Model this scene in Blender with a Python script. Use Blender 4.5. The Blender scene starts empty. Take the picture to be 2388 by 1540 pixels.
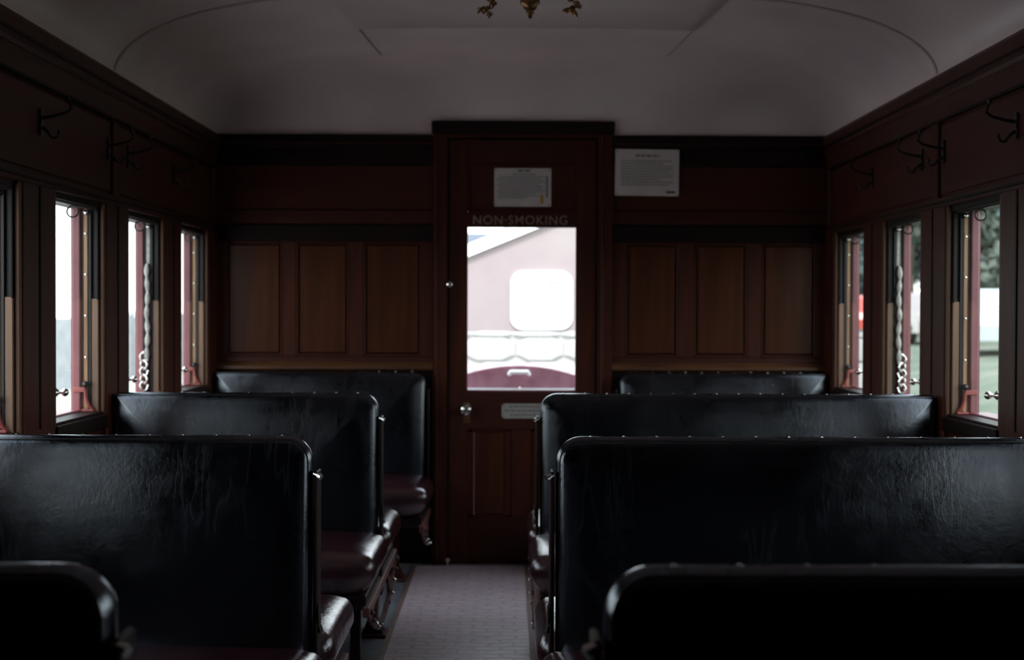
import bpy, bmesh, math, random
from math import pi, sin, cos, radians as R
from mathutils import Vector, Matrix, Euler

random.seed(7)
S = bpy.context.scene
C = S.collection

# ------------------------------------------------------------------ camera, sky, sun, exposure
CAM = Vector((-0.055, 0.0, 1.137))
cd = bpy.data.cameras.new('camera'); cam = bpy.data.objects.new('camera', cd); C.objects.link(cam)
cam.matrix_world = (Matrix.Translation(CAM) @ Matrix.Rotation(-0.00253, 4, 'Z')
                    @ Matrix.Rotation(pi/2 - 0.0158, 4, 'X') @ Matrix.Rotation(0.0035, 4, 'Z'))
cd.sensor_width = 36; cd.lens = 3158/2388*36
cd.clip_start = 0.02; cd.clip_end = 500
cd.dof.use_dof = True; cd.dof.focus_distance = 2.95; cd.dof.aperture_fstop = 4.5
S.camera = cam

w = bpy.data.worlds.new('overcast_sky'); S.world = w; w.use_nodes = True
wn = w.node_tree.nodes; wl = w.node_tree.links
bg = wn['Background']
tc = wn.new('ShaderNodeTexCoord'); sep = wn.new('ShaderNodeSeparateXYZ'); rmp = wn.new('ShaderNodeValToRGB')
wl.new(tc.outputs['Generated'], sep.inputs[0]); wl.new(sep.outputs['Z'], rmp.inputs[0])
rmp.color_ramp.elements[0].position = 0.0; rmp.color_ramp.elements[0].color = (0.93, 1.0, 0.96, 1)
rmp.color_ramp.elements[1].position = 0.9; rmp.color_ramp.elements[1].color = (0.72, 0.84, 1.0, 1)
wl.new(rmp.outputs[0], bg.inputs[0]); bg.inputs[1].default_value = 3.0

sd = bpy.data.lights.new('sun', 'SUN'); sun = bpy.data.objects.new('sun', sd); C.objects.link(sun)
sd.energy = 3.0; sd.angle = R(3); sd.color = (1.0, 0.97, 0.93)
sun.rotation_euler = Euler((R(38), 0, R(-4)), 'XYZ')      # from behind the camera, high, travelling towards +Y
sun.location = (0, -10, 20)

S.view_settings.view_transform = 'Standard'; S.view_settings.look = 'None'
S.view_settings.gamma = 1.0; S.view_settings.use_curve_mapping = False
S.view_settings.exposure = 0.85

# ------------------------------------------------------------------ materials
def mat(name, base, rough=0.5, metal=0.0, spec=0.5, base2=None, scale=8.0, stretch=(1,1,1), bump=0.0, bscale=40.0,
        detail=4.0, coat=0.0, rvar=0.0, bdist=0.01):
    m = bpy.data.materials.new(name); m.use_nodes = True
    n, l = m.node_tree.nodes, m.node_tree.links
    p = n['Principled BSDF']
    p.inputs['Base Color'].default_value = (*base, 1); p.inputs['Roughness'].default_value = rough
    p.inputs['Metallic'].default_value = metal; p.inputs['Specular IOR Level'].default_value = spec
    p.inputs['Coat Weight'].default_value = coat; p.inputs['Coat Roughness'].default_value = 0.12
    co = n.new('ShaderNodeTexCoord'); mp = n.new('ShaderNodeMapping'); mp.inputs['Scale'].default_value = stretch
    l.new(co.outputs['Object'], mp.inputs[0])
    if base2:
        nz = n.new('ShaderNodeTexNoise'); nz.inputs['Scale'].default_value = scale; nz.inputs['Detail'].default_value = detail
        l.new(mp.outputs[0], nz.inputs['Vector'])
        r = n.new('ShaderNodeValToRGB'); r.color_ramp.elements[0].position = 0.33; r.color_ramp.elements[1].position = 0.68
        r.color_ramp.elements[0].color = (*base, 1); r.color_ramp.elements[1].color = (*base2, 1)
        l.new(nz.outputs['Fac'], r.inputs[0]); l.new(r.outputs[0], p.inputs['Base Color'])
    if bump or rvar:
        b = n.new('ShaderNodeTexNoise'); b.inputs['Scale'].default_value = bscale; b.inputs['Detail'].default_value = 5
        l.new(mp.outputs[0], b.inputs['Vector'])
        if bump:
            bp = n.new('ShaderNodeBump'); bp.inputs['Strength'].default_value = bump; bp.inputs['Distance'].default_value = bdist
            l.new(b.outputs['Fac'], bp.inputs['Height']); l.new(bp.outputs[0], p.inputs['Normal'])
        if rvar:
            mr = n.new('ShaderNodeMapRange'); mr.inputs['To Min'].default_value = rough - rvar; mr.inputs['To Max'].default_value = rough + rvar
            mr.inputs['From Min'].default_value = 0.3; mr.inputs['From Max'].default_value = 0.7
            l.new(b.outputs['Fac'], mr.inputs[0]); l.new(mr.outputs[0], p.inputs['Roughness'])
    return m

M = {}
M['wood'] = mat('mahogany', (0.045, 0.014, 0.010), 0.45, spec=0.15, base2=(0.075, 0.018, 0.010), scale=5, stretch=(6, 6, 0.6), bump=0.05, bscale=12)
M['wood_h'] = mat('mahogany_rail', (0.040, 0.011, 0.008), 0.45, spec=0.18, base2=(0.060, 0.017, 0.011), scale=5, stretch=(0.6, 0.6, 6), bump=0.05, bscale=12)
M['wood_dark'] = mat('dark_moulding', (0.010, 0.005, 0.005), 0.5, spec=0.15, base2=(0.017, 0.007, 0.006), scale=5, stretch=(1, 1, 4))
M['panel'] = mat('golden_panel', (0.050, 0.013, 0.006), 0.36, spec=0.22, base2=(0.080, 0.023, 0.009), scale=4, stretch=(8, 8, 0.5), bump=0.04, bscale=10)
M['frieze'] = mat('red_frieze_panel', (0.050, 0.013, 0.009), 0.42, spec=0.2, base2=(0.068, 0.018, 0.011), scale=4, stretch=(0.5, 0.5, 6), bump=0.04, bscale=10)
M['ledge'] = mat('golden_ledge', (0.11, 0.042, 0.015), 0.38, base2=(0.065, 0.022, 0.010), scale=6, stretch=(1, 6, 6))
M['lightwood'] = mat('light_wood', (0.34, 0.19, 0.095), 0.5, base2=(0.24, 0.12, 0.06), scale=6, stretch=(5, 5, 0.5))
M['jamb'] = mat('jamb_wood', (0.20, 0.105, 0.06), 0.45, base2=(0.14, 0.065, 0.035), scale=6, stretch=(5, 5, 0.5))
M['bead'] = mat('orange_brown_bead', (0.13, 0.050, 0.022), 0.45, spec=0.3, base2=(0.085, 0.030, 0.014), scale=6, stretch=(5, 5, 0.5))
M['channel'] = mat('dark_channel', (0.012, 0.009, 0.011), 0.6)
M['maroon'] = mat('maroon_paint', (0.16, 0.042, 0.052), 0.4, base2=(0.20, 0.06, 0.07), scale=10)
M['red'] = mat('red_bracket_paint', (0.24, 0.045, 0.040), 0.4)
M['ceil'] = mat('ceiling_paint', (0.80, 0.66, 0.655), 0.36, base2=(0.62, 0.48, 0.485), scale=1.6, stretch=(1, 1, 1), detail=3, bump=0.02, bscale=3)
M['strip'] = mat('ceiling_joint', (0.36, 0.31, 0.28), 0.5)
M['brass'] = mat('aged_brass', (0.32, 0.17, 0.08), 0.35, metal=0.9, base2=(0.16, 0.08, 0.04), scale=30)
M['chrome'] = mat('nickel', (0.75, 0.74, 0.72), 0.16, metal=1.0)
M['iron'] = mat('black_iron', (0.015, 0.013, 0.013), 0.4, spec=0.6)
M['rediron'] = mat('red_oxide_iron', (0.16, 0.055, 0.05), 0.42, base2=(0.10, 0.03, 0.03), scale=20)
M['white'] = mat('notice_card', (0.62, 0.56, 0.55), 0.5, base2=(0.55, 0.49, 0.49), scale=12)
M['white2'] = mat('plate_enamel', (0.40, 0.38, 0.37), 0.4, base2=(0.33, 0.31, 0.30), scale=25)
M['ink'] = mat('print_ink', (0.20, 0.17, 0.19), 0.6)
M['inkdark'] = mat('dark_print_ink', (0.05, 0.04, 0.06), 0.6)
M['yellow'] = mat('ochre_print', (0.45, 0.25, 0.05), 0.6)
M['gilt'] = mat('faded_gilt', (0.24, 0.175, 0.14), 0.5, spec=0.2)
M['beaded'] = mat('pale_beaded', (0.50, 0.49, 0.46), 0.5, base2=(0.30, 0.28, 0.26), scale=40)
M['floor'] = mat('grey_blue_lino', (0.26, 0.27, 0.30), 0.40, base2=(0.19, 0.20, 0.22), scale=6, bump=0.02)
M['border'] = mat('tan_runner_edge', (0.24, 0.14, 0.11), 0.6, base2=(0.17, 0.10, 0.085), scale=20)
M['ground'] = mat('pale_gravel', (0.46, 0.44, 0.42), 0.9, base2=(0.36, 0.34, 0.325), scale=3)
M['grass'] = mat('grass', (0.045, 0.075, 0.040), 0.9, base2=(0.13, 0.135, 0.10), scale=0.9, detail=6)
M['fence'] = mat('grey_fence', (0.36, 0.375, 0.38), 0.7, base2=(0.27, 0.285, 0.29), scale=3)
M['bark'] = mat('bark', (0.10, 0.08, 0.06), 0.9)
M['leaf'] = mat('blue_green_leaf', (0.035, 0.068, 0.066), 0.6, base2=(0.065, 0.105, 0.095), scale=2.0)
M['leaf2'] = mat('olive_leaf', (0.06, 0.085, 0.065), 0.6, base2=(0.12, 0.14, 0.11), scale=2.0)
M['pink'] = mat('pinkish_render', (0.225, 0.175, 0.183), 0.8, base2=(0.25, 0.21, 0.205), scale=1.2)
M['whitepaint'] = mat('white_paint', (0.86, 0.88, 0.87), 0.5)
M['stone'] = mat('whitewashed_stone', (0.36, 0.34, 0.34), 0.8, base2=(0.31, 0.295, 0.29), scale=6)
M['roof'] = mat('slate_roof', (0.05, 0.052, 0.072), 0.6)
M['platform'] = mat('platform_maroon', (0.30, 0.12, 0.155), 0.35, base2=(0.38, 0.18, 0.22), scale=14)
M['carwhite'] = mat('silver_car_paint', (0.36, 0.39, 0.40), 0.3, spec=0.6)
M['carpale'] = mat('cream_car_paint', (0.26, 0.23, 0.22), 0.3, spec=0.6)
M['carred'] = mat('red_car_paint', (0.50, 0.07, 0.05), 0.3, spec=0.6)
M['glassdark'] = mat('car_glass', (0.02, 0.025, 0.03), 0.08, spec=0.8)
M['tyre'] = mat('tyre', (0.02, 0.02, 0.02), 0.8)

# thin window glass: clear with a fresnel reflection
g = bpy.data.materials.new('window_glass'); g.use_nodes = True
n, l = g.node_tree.nodes, g.node_tree.links
n.remove(n['Principled BSDF']); out = n['Material Output']
tr = n.new('ShaderNodeBsdfTransparent'); tr.inputs[0].default_value = (0.97, 0.985, 0.98, 1)
gl = n.new('ShaderNodeBsdfGlossy'); gl.inputs['Roughness'].default_value = 0.02
fr = n.new('ShaderNodeFresnel')
gm = n.new('ShaderNodeNewGeometry'); ir = n.new('ShaderNodeMapRange')      # the same reflection on both faces of a thin pane
ir.inputs['To Min'].default_value = 1.45; ir.inputs['To Max'].default_value = 1/1.45
l.new(gm.outputs['Backfacing'], ir.inputs[0]); l.new(ir.outputs[0], fr.inputs[0])
mx = n.new('ShaderNodeMixShader'); l.new(fr.outputs[0], mx.inputs[0]); l.new(tr.outputs[0], mx.inputs[1]); l.new(gl.outputs[0], mx.inputs[2])
l.new(mx.outputs[0], out.inputs['Surface']); M['glass'] = g

# leather: fine grain, scuffs and scratches in the gloss
def leather(name, base, base2, rough, scratch, gscale=110, bump=0.25, spec=0.6, tint=(1, 1, 1, 1), big_b=0.25, waxed=0.0):
    m = bpy.data.materials.new(name); m.use_nodes = True
    n, l = m.node_tree.nodes, m.node_tree.links; p = n['Principled BSDF']
    co = n.new('ShaderNodeTexCoord')
    big = n.new('ShaderNodeTexNoise'); big.inputs['Scale'].default_value = 5; big.inputs['Detail'].default_value = 6; big.inputs['Roughness'].default_value = 0.65
    l.new(co.outputs['Object'], big.inputs['Vector'])
    r = n.new('ShaderNodeValToRGB'); r.color_ramp.elements[0].position = 0.35; r.color_ramp.elements[1].position = 0.7
    r.color_ramp.elements[0].color = (*base, 1); r.color_ramp.elements[1].color = (*base2, 1)
    l.new(big.outputs['Fac'], r.inputs[0]); l.new(r.outputs[0], p.inputs['Base Color'])
    mr = n.new('ShaderNodeMapRange'); mr.inputs['From Min'].default_value = 0.3; mr.inputs['From Max'].default_value = 0.7
    mr.inputs['To Min'].default_value = rough - 0.05; mr.inputs['To Max'].default_value = rough + 0.09
    l.new(big.outputs['Fac'], mr.inputs[0]); l.new(mr.outputs[0], p.inputs['Roughness'])
    p.inputs['Specular IOR Level'].default_value = spec; p.inputs['Specular Tint'].default_value = tint
    gr = n.new('ShaderNodeTexNoise'); gr.inputs['Scale'].default_value = gscale; gr.inputs['Detail'].default_value = 3
    l.new(co.outputs['Object'], gr.inputs['Vector'])
    # crease lines: warped, stretched noise cut to thin bands
    mp = n.new('ShaderNodeMapping'); mp.inputs['Rotation'].default_value = (0.2, R(-34), 0.3); mp.inputs['Scale'].default_value = (10, 4, 1.6)
    l.new(co.outputs['Object'], mp.inputs[0])
    sc = n.new('ShaderNodeTexNoise'); sc.inputs['Scale'].default_value = 2.6; sc.inputs['Detail'].default_value = 7; sc.inputs['Distortion'].default_value = 0.35
    l.new(mp.outputs[0], sc.inputs['Vector'])
    sr = n.new('ShaderNodeValToRGB'); e = sr.color_ramp.elements
    e[0].position = 0.47; e[0].color = (0, 0, 0, 1); e[1].position = 0.53; e[1].color = (0, 0, 0, 1)
    k = sr.color_ramp.elements.new(0.5); k.color = (1, 1, 1, 1)
    l.new(sc.outputs['Fac'], sr.inputs[0])
    pn = n.new('ShaderNodeTexNoise'); pn.inputs['Scale'].default_value = 3.3; pn.inputs['Detail'].default_value = 2      # scuffs come in patches
    l.new(co.outputs['Object'], pn.inputs['Vector'])
    pr = n.new('ShaderNodeMapRange'); pr.inputs['From Min'].default_value = 0.52; pr.inputs['From Max'].default_value = 0.62; l.new(pn.outputs['Fac'], pr.inputs[0])
    mu = n.new('ShaderNodeMath'); mu.operation = 'MULTIPLY'; l.new(pr.outputs[0], mu.inputs[0]); l.new(sr.outputs[0], mu.inputs[1])
    mc = n.new('ShaderNodeMixRGB'); l.new(mu.outputs[0], mc.inputs[0]); l.new(r.outputs[0], mc.inputs[1]); mc.inputs[2].default_value = (0.016, 0.018, 0.023, 1)
    l.new(mc.outputs[0], p.inputs['Base Color'])
    b1 = n.new('ShaderNodeBump'); b1.inputs['Strength'].default_value = bump; b1.inputs['Distance'].default_value = 0.002
    l.new(gr.outputs['Fac'], b1.inputs['Height'])
    b2 = n.new('ShaderNodeBump'); b2.inputs['Strength'].default_value = scratch; b2.inputs['Distance'].default_value = 0.003
    l.new(mu.outputs[0], b2.inputs['Height']); l.new(b1.outputs[0], b2.inputs['Normal'])
    b3 = n.new('ShaderNodeBump'); b3.inputs['Strength'].default_value = big_b; b3.inputs['Distance'].default_value = 0.02
    l.new(big.outputs['Fac'], b3.inputs['Height']); l.new(b2.outputs[0], b3.inputs['Normal'])
    l.new(b3.outputs[0], p.inputs['Normal'])
    if waxed:           # waxed hide: a tight (Beckmann) gloss lobe over a nearly black body
        di = n.new('ShaderNodeBsdfDiffuse'); go = n.new('ShaderNodeBsdfAnisotropic'); go.distribution = 'BECKMANN'
        fz = n.new('ShaderNodeFresnel'); fz.inputs[0].default_value = waxed; mz = n.new('ShaderNodeMixShader')
        go.inputs['Color'].default_value = tint
        l.new(mc.outputs[0], di.inputs['Color']); l.new(mr.outputs[0], go.inputs['Roughness'])
        for q in (di, go, fz): l.new(b3.outputs[0], q.inputs['Normal'])
        l.new(fz.outputs[0], mz.inputs[0]); l.new(di.outputs[0], mz.inputs[1]); l.new(go.outputs[0], mz.inputs[2])
        l.new(mz.outputs[0], n['Material Output'].inputs['Surface'])
    return m
M['leather'] = leather('black_leather', (0.0012, 0.0014, 0.0022), (0.003, 0.0034, 0.0055), 0.275, 0.035, spec=1.0, bump=0.10, big_b=0.085, waxed=1.95, tint=(0.82, 0.88, 1.0, 1))
M['cushion'] = leather('dark_maroon_leather', (0.028, 0.008, 0.011), (0.045, 0.014, 0.017), 0.30, 0.05, spec=1.0, tint=(0.95, 0.93, 0.97, 1), waxed=2.0)
M['piping'] = mat('black_piping', (0.012, 0.011, 0.012), 0.22, spec=0.7)

# patterned runner: staggered little waves
m = bpy.data.materials.new('patterned_runner'); m.use_nodes = True
n, l = m.node_tree.nodes, m.node_tree.links; p = n['Principled BSDF']
co = n.new('ShaderNodeTexCoord'); br = n.new('ShaderNodeTexBrick')
br.inputs['Scale'].default_value = 1.0; br.inputs['Brick Width'].default_value = 0.10; br.inputs['Row Height'].default_value = 0.05
br.inputs['Mortar Size'].default_value = 0.013; br.inputs['Mortar Smooth'].default_value = 1.0; br.offset = 0.5
br.inputs['Color1'].default_value = (0.66, 0.52, 0.55, 1); br.inputs['Color2'].default_value = (0.58, 0.47, 0.49, 1)
br.inputs['Mortar'].default_value = (0.48, 0.355, 0.40, 1)
nz = n.new('ShaderNodeTexNoise'); nz.inputs['Scale'].default_value = 12
mm = n.new('ShaderNodeMixRGB'); mm.blend_type = 'ADD'; mm.inputs[0].default_value = 0.05
l.new(co.outputs['Object'], nz.inputs['Vector']); l.new(co.outputs['Object'], mm.inputs[1]); l.new(nz.outputs['Color'], mm.inputs[2])
l.new(mm.outputs[0], br.inputs['Vector']); l.new(br.outputs['Color'], p.inputs['Base Color'])
p.inputs['Roughness'].default_value = 0.42
bp = n.new('ShaderNodeBump'); bp.inputs['Strength'].default_value = 0.3; bp.inputs['Distance'].default_value = 0.003; bp.invert = True
l.new(br.outputs['Fac'], bp.inputs['Height']); l.new(bp.outputs[0], p.inputs['Normal'])
M['runner'] = m

# ------------------------------------------------------------------ helpers
def tag(o, label=None, cat=None, group=None, kind=None):
    if label: o['label'] = label
    if cat: o['category'] = cat
    if group: o['group'] = group
    if kind: o['kind'] = kind
    return o
def empty(name, loc=(0, 0, 0), parent=None, rz=0):
    o = bpy.data.objects.new(name, None); C.objects.link(o); o.location = loc; o.rotation_euler = (0, 0, rz)
    o.empty_display_size = 0.1
    if parent: o.parent = parent
    return o

class MB:
    def __init__(s): s.v = []; s.f = []
    def add(s, vs, fs):
        b = len(s.v); s.v += [tuple(v) for v in vs]; s.f += [tuple(b+i for i in f) for f in fs]; return s
    def box(s, a, b, bev=0.0):
        x0, x1 = sorted((a[0], b[0])); y0, y1 = sorted((a[1], b[1])); z0, z1 = sorted((a[2], b[2]))
        m = min(x1-x0, y1-y0, z1-z0)
        if bev <= 0 or bev*2.2 > m:
            vs = [(x, y, z) for x in (x0, x1) for y in (y0, y1) for z in (z0, z1)]
            return s.add(vs, [(0,1,3,2),(4,6,7,5),(0,4,5,1),(2,3,7,6),(0,2,6,4),(1,5,7,3)])
        # chamfered box: 24 verts
        lo = (x0, y0, z0); hi = (x1, y1, z1); vs = []; idx = {}
        for c in [(i, j, k) for i in (0, 1) for j in (0, 1) for k in (0, 1)]:
            for ax in range(3):
                q = []
                for d in range(3):
                    e = (hi if c[d] else lo)[d]
                    q.append(e if d == ax else e + (-bev if c[d] else bev))
                idx[(c, ax)] = len(vs); vs.append(q)
        fs = []
        for ax in range(3):
            o1, o2 = [d for d in range(3) if d != ax]
            for sd_ in (0, 1):
                cyc = []
                for (p_, q_) in ((0, 0), (1, 0), (1, 1), (0, 1)):
                    c = [0, 0, 0]; c[ax] = sd_; c[o1] = p_; c[o2] = q_; cyc.append(idx[(tuple(c), ax)])
                fs.append(cyc)
        for ax in range(3):
            o1, o2 = [d for d in range(3) if d != ax]
            for p_ in (0, 1):
                for q_ in (0, 1):
                    c0 = [0, 0, 0]; c1 = [0, 0, 0]; c0[o1] = c1[o1] = p_; c0[o2] = c1[o2] = q_; c1[ax] = 1
                    c0 = tuple(c0); c1 = tuple(c1)
                    fs.append([idx[(c0, o1)], idx[(c1, o1)], idx[(c1, o2)], idx[(c0, o2)]])
        for c in [(i, j, k) for i in (0, 1) for j in (0, 1) for k in (0, 1)]:
            fs.append([idx[(c, 0)], idx[(c, 1)], idx[(c, 2)]])
        return s.add(vs, fs)
    def tube(s, pts, r, seg=8, cap=True):
        pts = [Vector(p) for p in pts]; n = len(pts); rr = r if isinstance(r, (list, tuple)) else [r]*n
        vs = []; prev = None
        for i, p in enumerate(pts):
            t = (pts[min(i+1, n-1)] - pts[max(i-1, 0)]).normalized()
            if prev is None:
                a = Vector((0, 0, 1)) if abs(t.z) < 0.9 else Vector((1, 0, 0))
                u = t.cross(a).normalized()
            else:
                u = (prev - t*prev.dot(t)).normalized()
            prev = u; v = t.cross(u)
            for k in range(seg):
                a = 2*pi*k/seg; vs.append(p + (u*cos(a) + v*sin(a))*rr[i])
        fs = [(i*seg+k, i*seg+(k+1) % seg, (i+1)*seg+(k+1) % seg, (i+1)*seg+k) for i in range(n-1) for k in range(seg)]
        if cap: fs += [tuple(range(seg))[::-1], tuple((n-1)*seg+k for k in range(seg))]
        return s.add(vs, fs)
    def lathe(s, prof, o=(0, 0, 0), axis='z', seg=16):
        vs = []; fs = []
        for (r, h) in prof:
            for k in range(seg):
                a = 2*pi*k/seg; q = (r*cos(a), r*sin(a), h)
                if axis == 'y': q = (q[0], q[2], q[1])
                if axis == 'x': q = (q[2], q[0], q[1])
                vs.append((q[0]+o[0], q[1]+o[1], q[2]+o[2]))
        n = len(prof)
        fs = [(i*seg+k, i*seg+(k+1) % seg, (i+1)*seg+(k+1) % seg, (i+1)*seg+k) for i in range(n-1) for k in range(seg)]
        fs += [tuple(range(seg))[::-1], tuple((n-1)*seg+k for k in range(seg))]
        return s.add(vs, fs)
    def ball(s, c, r, seg=10, sc=(1, 1, 1)):
        prof = [(max(r*sin(pi*i/seg), r*0.02), -r*cos(pi*i/seg)) for i in range(seg+1)]
        b = MB().lathe(prof, seg=seg+2)
        return s.add([(v[0]*sc[0]+c[0], v[1]*sc[1]+c[1], v[2]*sc[2]+c[2]) for v in b.v], b.f)
    def prism(s, poly, a, b, axis='y'):
        """poly in the plane across axis, extruded from a to b"""
        def P(u, v, h): return {'y': (u, h, v), 'x': (h, u, v), 'z': (u, v, h)}[axis]
        n = len(poly)
        vs = [P(u, v, a) for u, v in poly] + [P(u, v, b) for u, v in poly]
        fs = [tuple(range(n)), tuple(range(2*n-1, n-1, -1))] + [(i, i+n, (i+1) % n+n, (i+1) % n) for i in range(n)]
        return s.add(vs, fs)
    def build(s, name, m, parent=None, smooth=True, loc=None, ang=35):
        me = bpy.data.meshes.new(name); me.from_pydata(s.v, [], s.f)
        bm = bmesh.new(); bm.from_mesh(me); bmesh.ops.recalc_face_normals(bm, faces=bm.faces); bm.to_mesh(me); bm.free()
        me.materials.append(M[m] if isinstance(m, str) else m)
        if smooth:
            me.polygons.foreach_set('use_smooth', [True]*len(me.polygons)); me.set_sharp_from_angle(angle=R(ang))
        o = bpy.data.objects.new(name, me); C.objects.link(o)
        if parent: o.parent = parent
        if loc: o.location = loc
        return o

def BX(name, a, b, m, parent=None, bev=0.0):
    """a box part with its origin at its own centre"""
    c = [(a[i]+b[i])/2 for i in range(3)]
    return MB().box([a[i]-c[i] for i in range(3)], [b[i]-c[i] for i in range(3)], bev).build(name, m, parent, loc=c)

def copy_tree(o, parent=None):
    c = o.copy(); C.objects.link(c)
    if parent: c.parent = parent
    for ch in list(o.children): copy_tree(ch, c)
    return c

W = 1.35           # half the inside width
YE = 6.0           # end wall
YB = -1.2          # behind the camera
ZC = 1.90          # cornice height
HC = 0.275         # rise of the vaulted ceiling

# ------------------------------------------------------------------ floor
fl = MB().box((-W-0.10, YB-0.08, -0.06), (W+0.10, YE+0.08, 0)).build('floor', 'floor')
tag(fl, 'grey blue linoleum floor of the carriage beneath the benches', kind='structure')
rn = MB().box((-0.458, YB+0.05, 0.0), (0.020, YE-0.06, 0.005), 0.001).build('aisle_runner', 'runner')
tag(rn, 'mauve grey patterned runner down the aisle to the door', 'carpet')
for x0, x1 in ((-0.474, -0.455), (0.018, 0.037)):
    MB().box((x0, YB+0.05, 0.0), (x1, YE-0.06, 0.0065), 0.001).build('edge_strip', 'border', rn)

# ------------------------------------------------------------------ ceiling
def cz(x, y):
    u = min(abs(x)/W, 1.0); s_ = max(1-u**3.5, 0)**0.5
    e = (YE-y)/0.72; t_ = 1.0 if e >= 1 else max(1-(1-max(e, 0))**3.5, 0)**0.5
    return ZC + HC*s_*t_
mb = MB(); us = [sin(pi/2*(i/40)) for i in range(-40, 41)]
ys = [YB-0.05+i*(5.25+1.25)/50 for i in range(51)]; ys += [6.0-0.72*(1-sin(pi/2*i/24)) for i in range(1, 25)]
ys = [y for y in ys if y <= 6.0]; ys = sorted(set(round(y, 4) for y in ys))
vs = [(u*W*1.0, y, cz(u*W, y)) for y in ys for u in us]; nu = len(us)
mb.add(vs, [(j*nu+i, j*nu+i+1, (j+1)*nu+i+1, (j+1)*nu+i) for j in range(len(ys)-1) for i in range(nu-1)])
# roof skin above
b0 = len(mb.v)
ce = mb.build('ceiling', 'ceil', ang=80)
so = ce.modifiers.new('thickness', 'SOLIDIFY'); so.thickness = 0.02; so.offset = 1.0
# make sure the skin lies outside
if sum(p_.normal.z for p_ in ce.data.polygons) < 0: so.offset = -1.0
tag(ce, 'off white vaulted ceiling with coved end, curving down to the dark cornice', kind='structure')
for k, y in enumerate((4.45, 2.965, 1.48, 0.0)):
    pts = [(u*(W-0.004), y, cz(u*W, y)-0.003) for u in us[1:-1]]
    MB().tube(pts, 0.006, 6).build('rib', 'strip' if k else 'ceil', ce)
# centre panel seams
for sgn in (-1, 1):
    pts = [(0.005+sgn*hw, y, cz(hw, y)-0.001) for hw, y in ((0.66, 4.3), (0.646, 4.5), (0.63, 4.75), (0.615, 4.98))]
    MB().tube([(0.005+sgn*0.76, 2.9, cz(0.7, 2.9)-0.001)] + pts, 0.006, 6).build('seam_strip', 'strip', ce)
    pts = [(0.005+sgn*hw, y, cz(hw, y)-0.001) for hw, y in ((0.615, 4.98), (0.606, 5.15), (0.597, 5.3), (0.588, 5.42), (0.58, 5.5))]
    MB().tube(pts, 0.004, 6).build('seam_strip', 'strip', ce)
pts = [(0.005+0.615*i/20, 4.98, cz(0.005+0.615*i/20, 4.98)-0.002) for i in range(-20, 21)]
MB().tube(pts, 0.007, 6).build('seam_strip', 'strip', ce)
# raised centre board whose lip shows as a darker band
mb = MB(); NX = 24
for y in (3.0, 4.0, 4.96):
    hw = 0.615+(4.98-y)*0.07
    for i in range(NX+1):
        x = 0.005+hw*(-1+2*i/NX); mb.v.append((x, y, cz(x, y)-0.008))
for j in range(2):
    for i in range(NX): mb.f.append((j*(NX+1)+i, j*(NX+1)+i+1, (j+1)*(NX+1)+i+1, (j+1)*(NX+1)+i))
cp = mb.build('centre_panel', 'ceil', ce); so = cp.modifiers.new('thickness', 'SOLIDIFY'); so.thickness = 0.008; so.offset = 0

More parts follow.
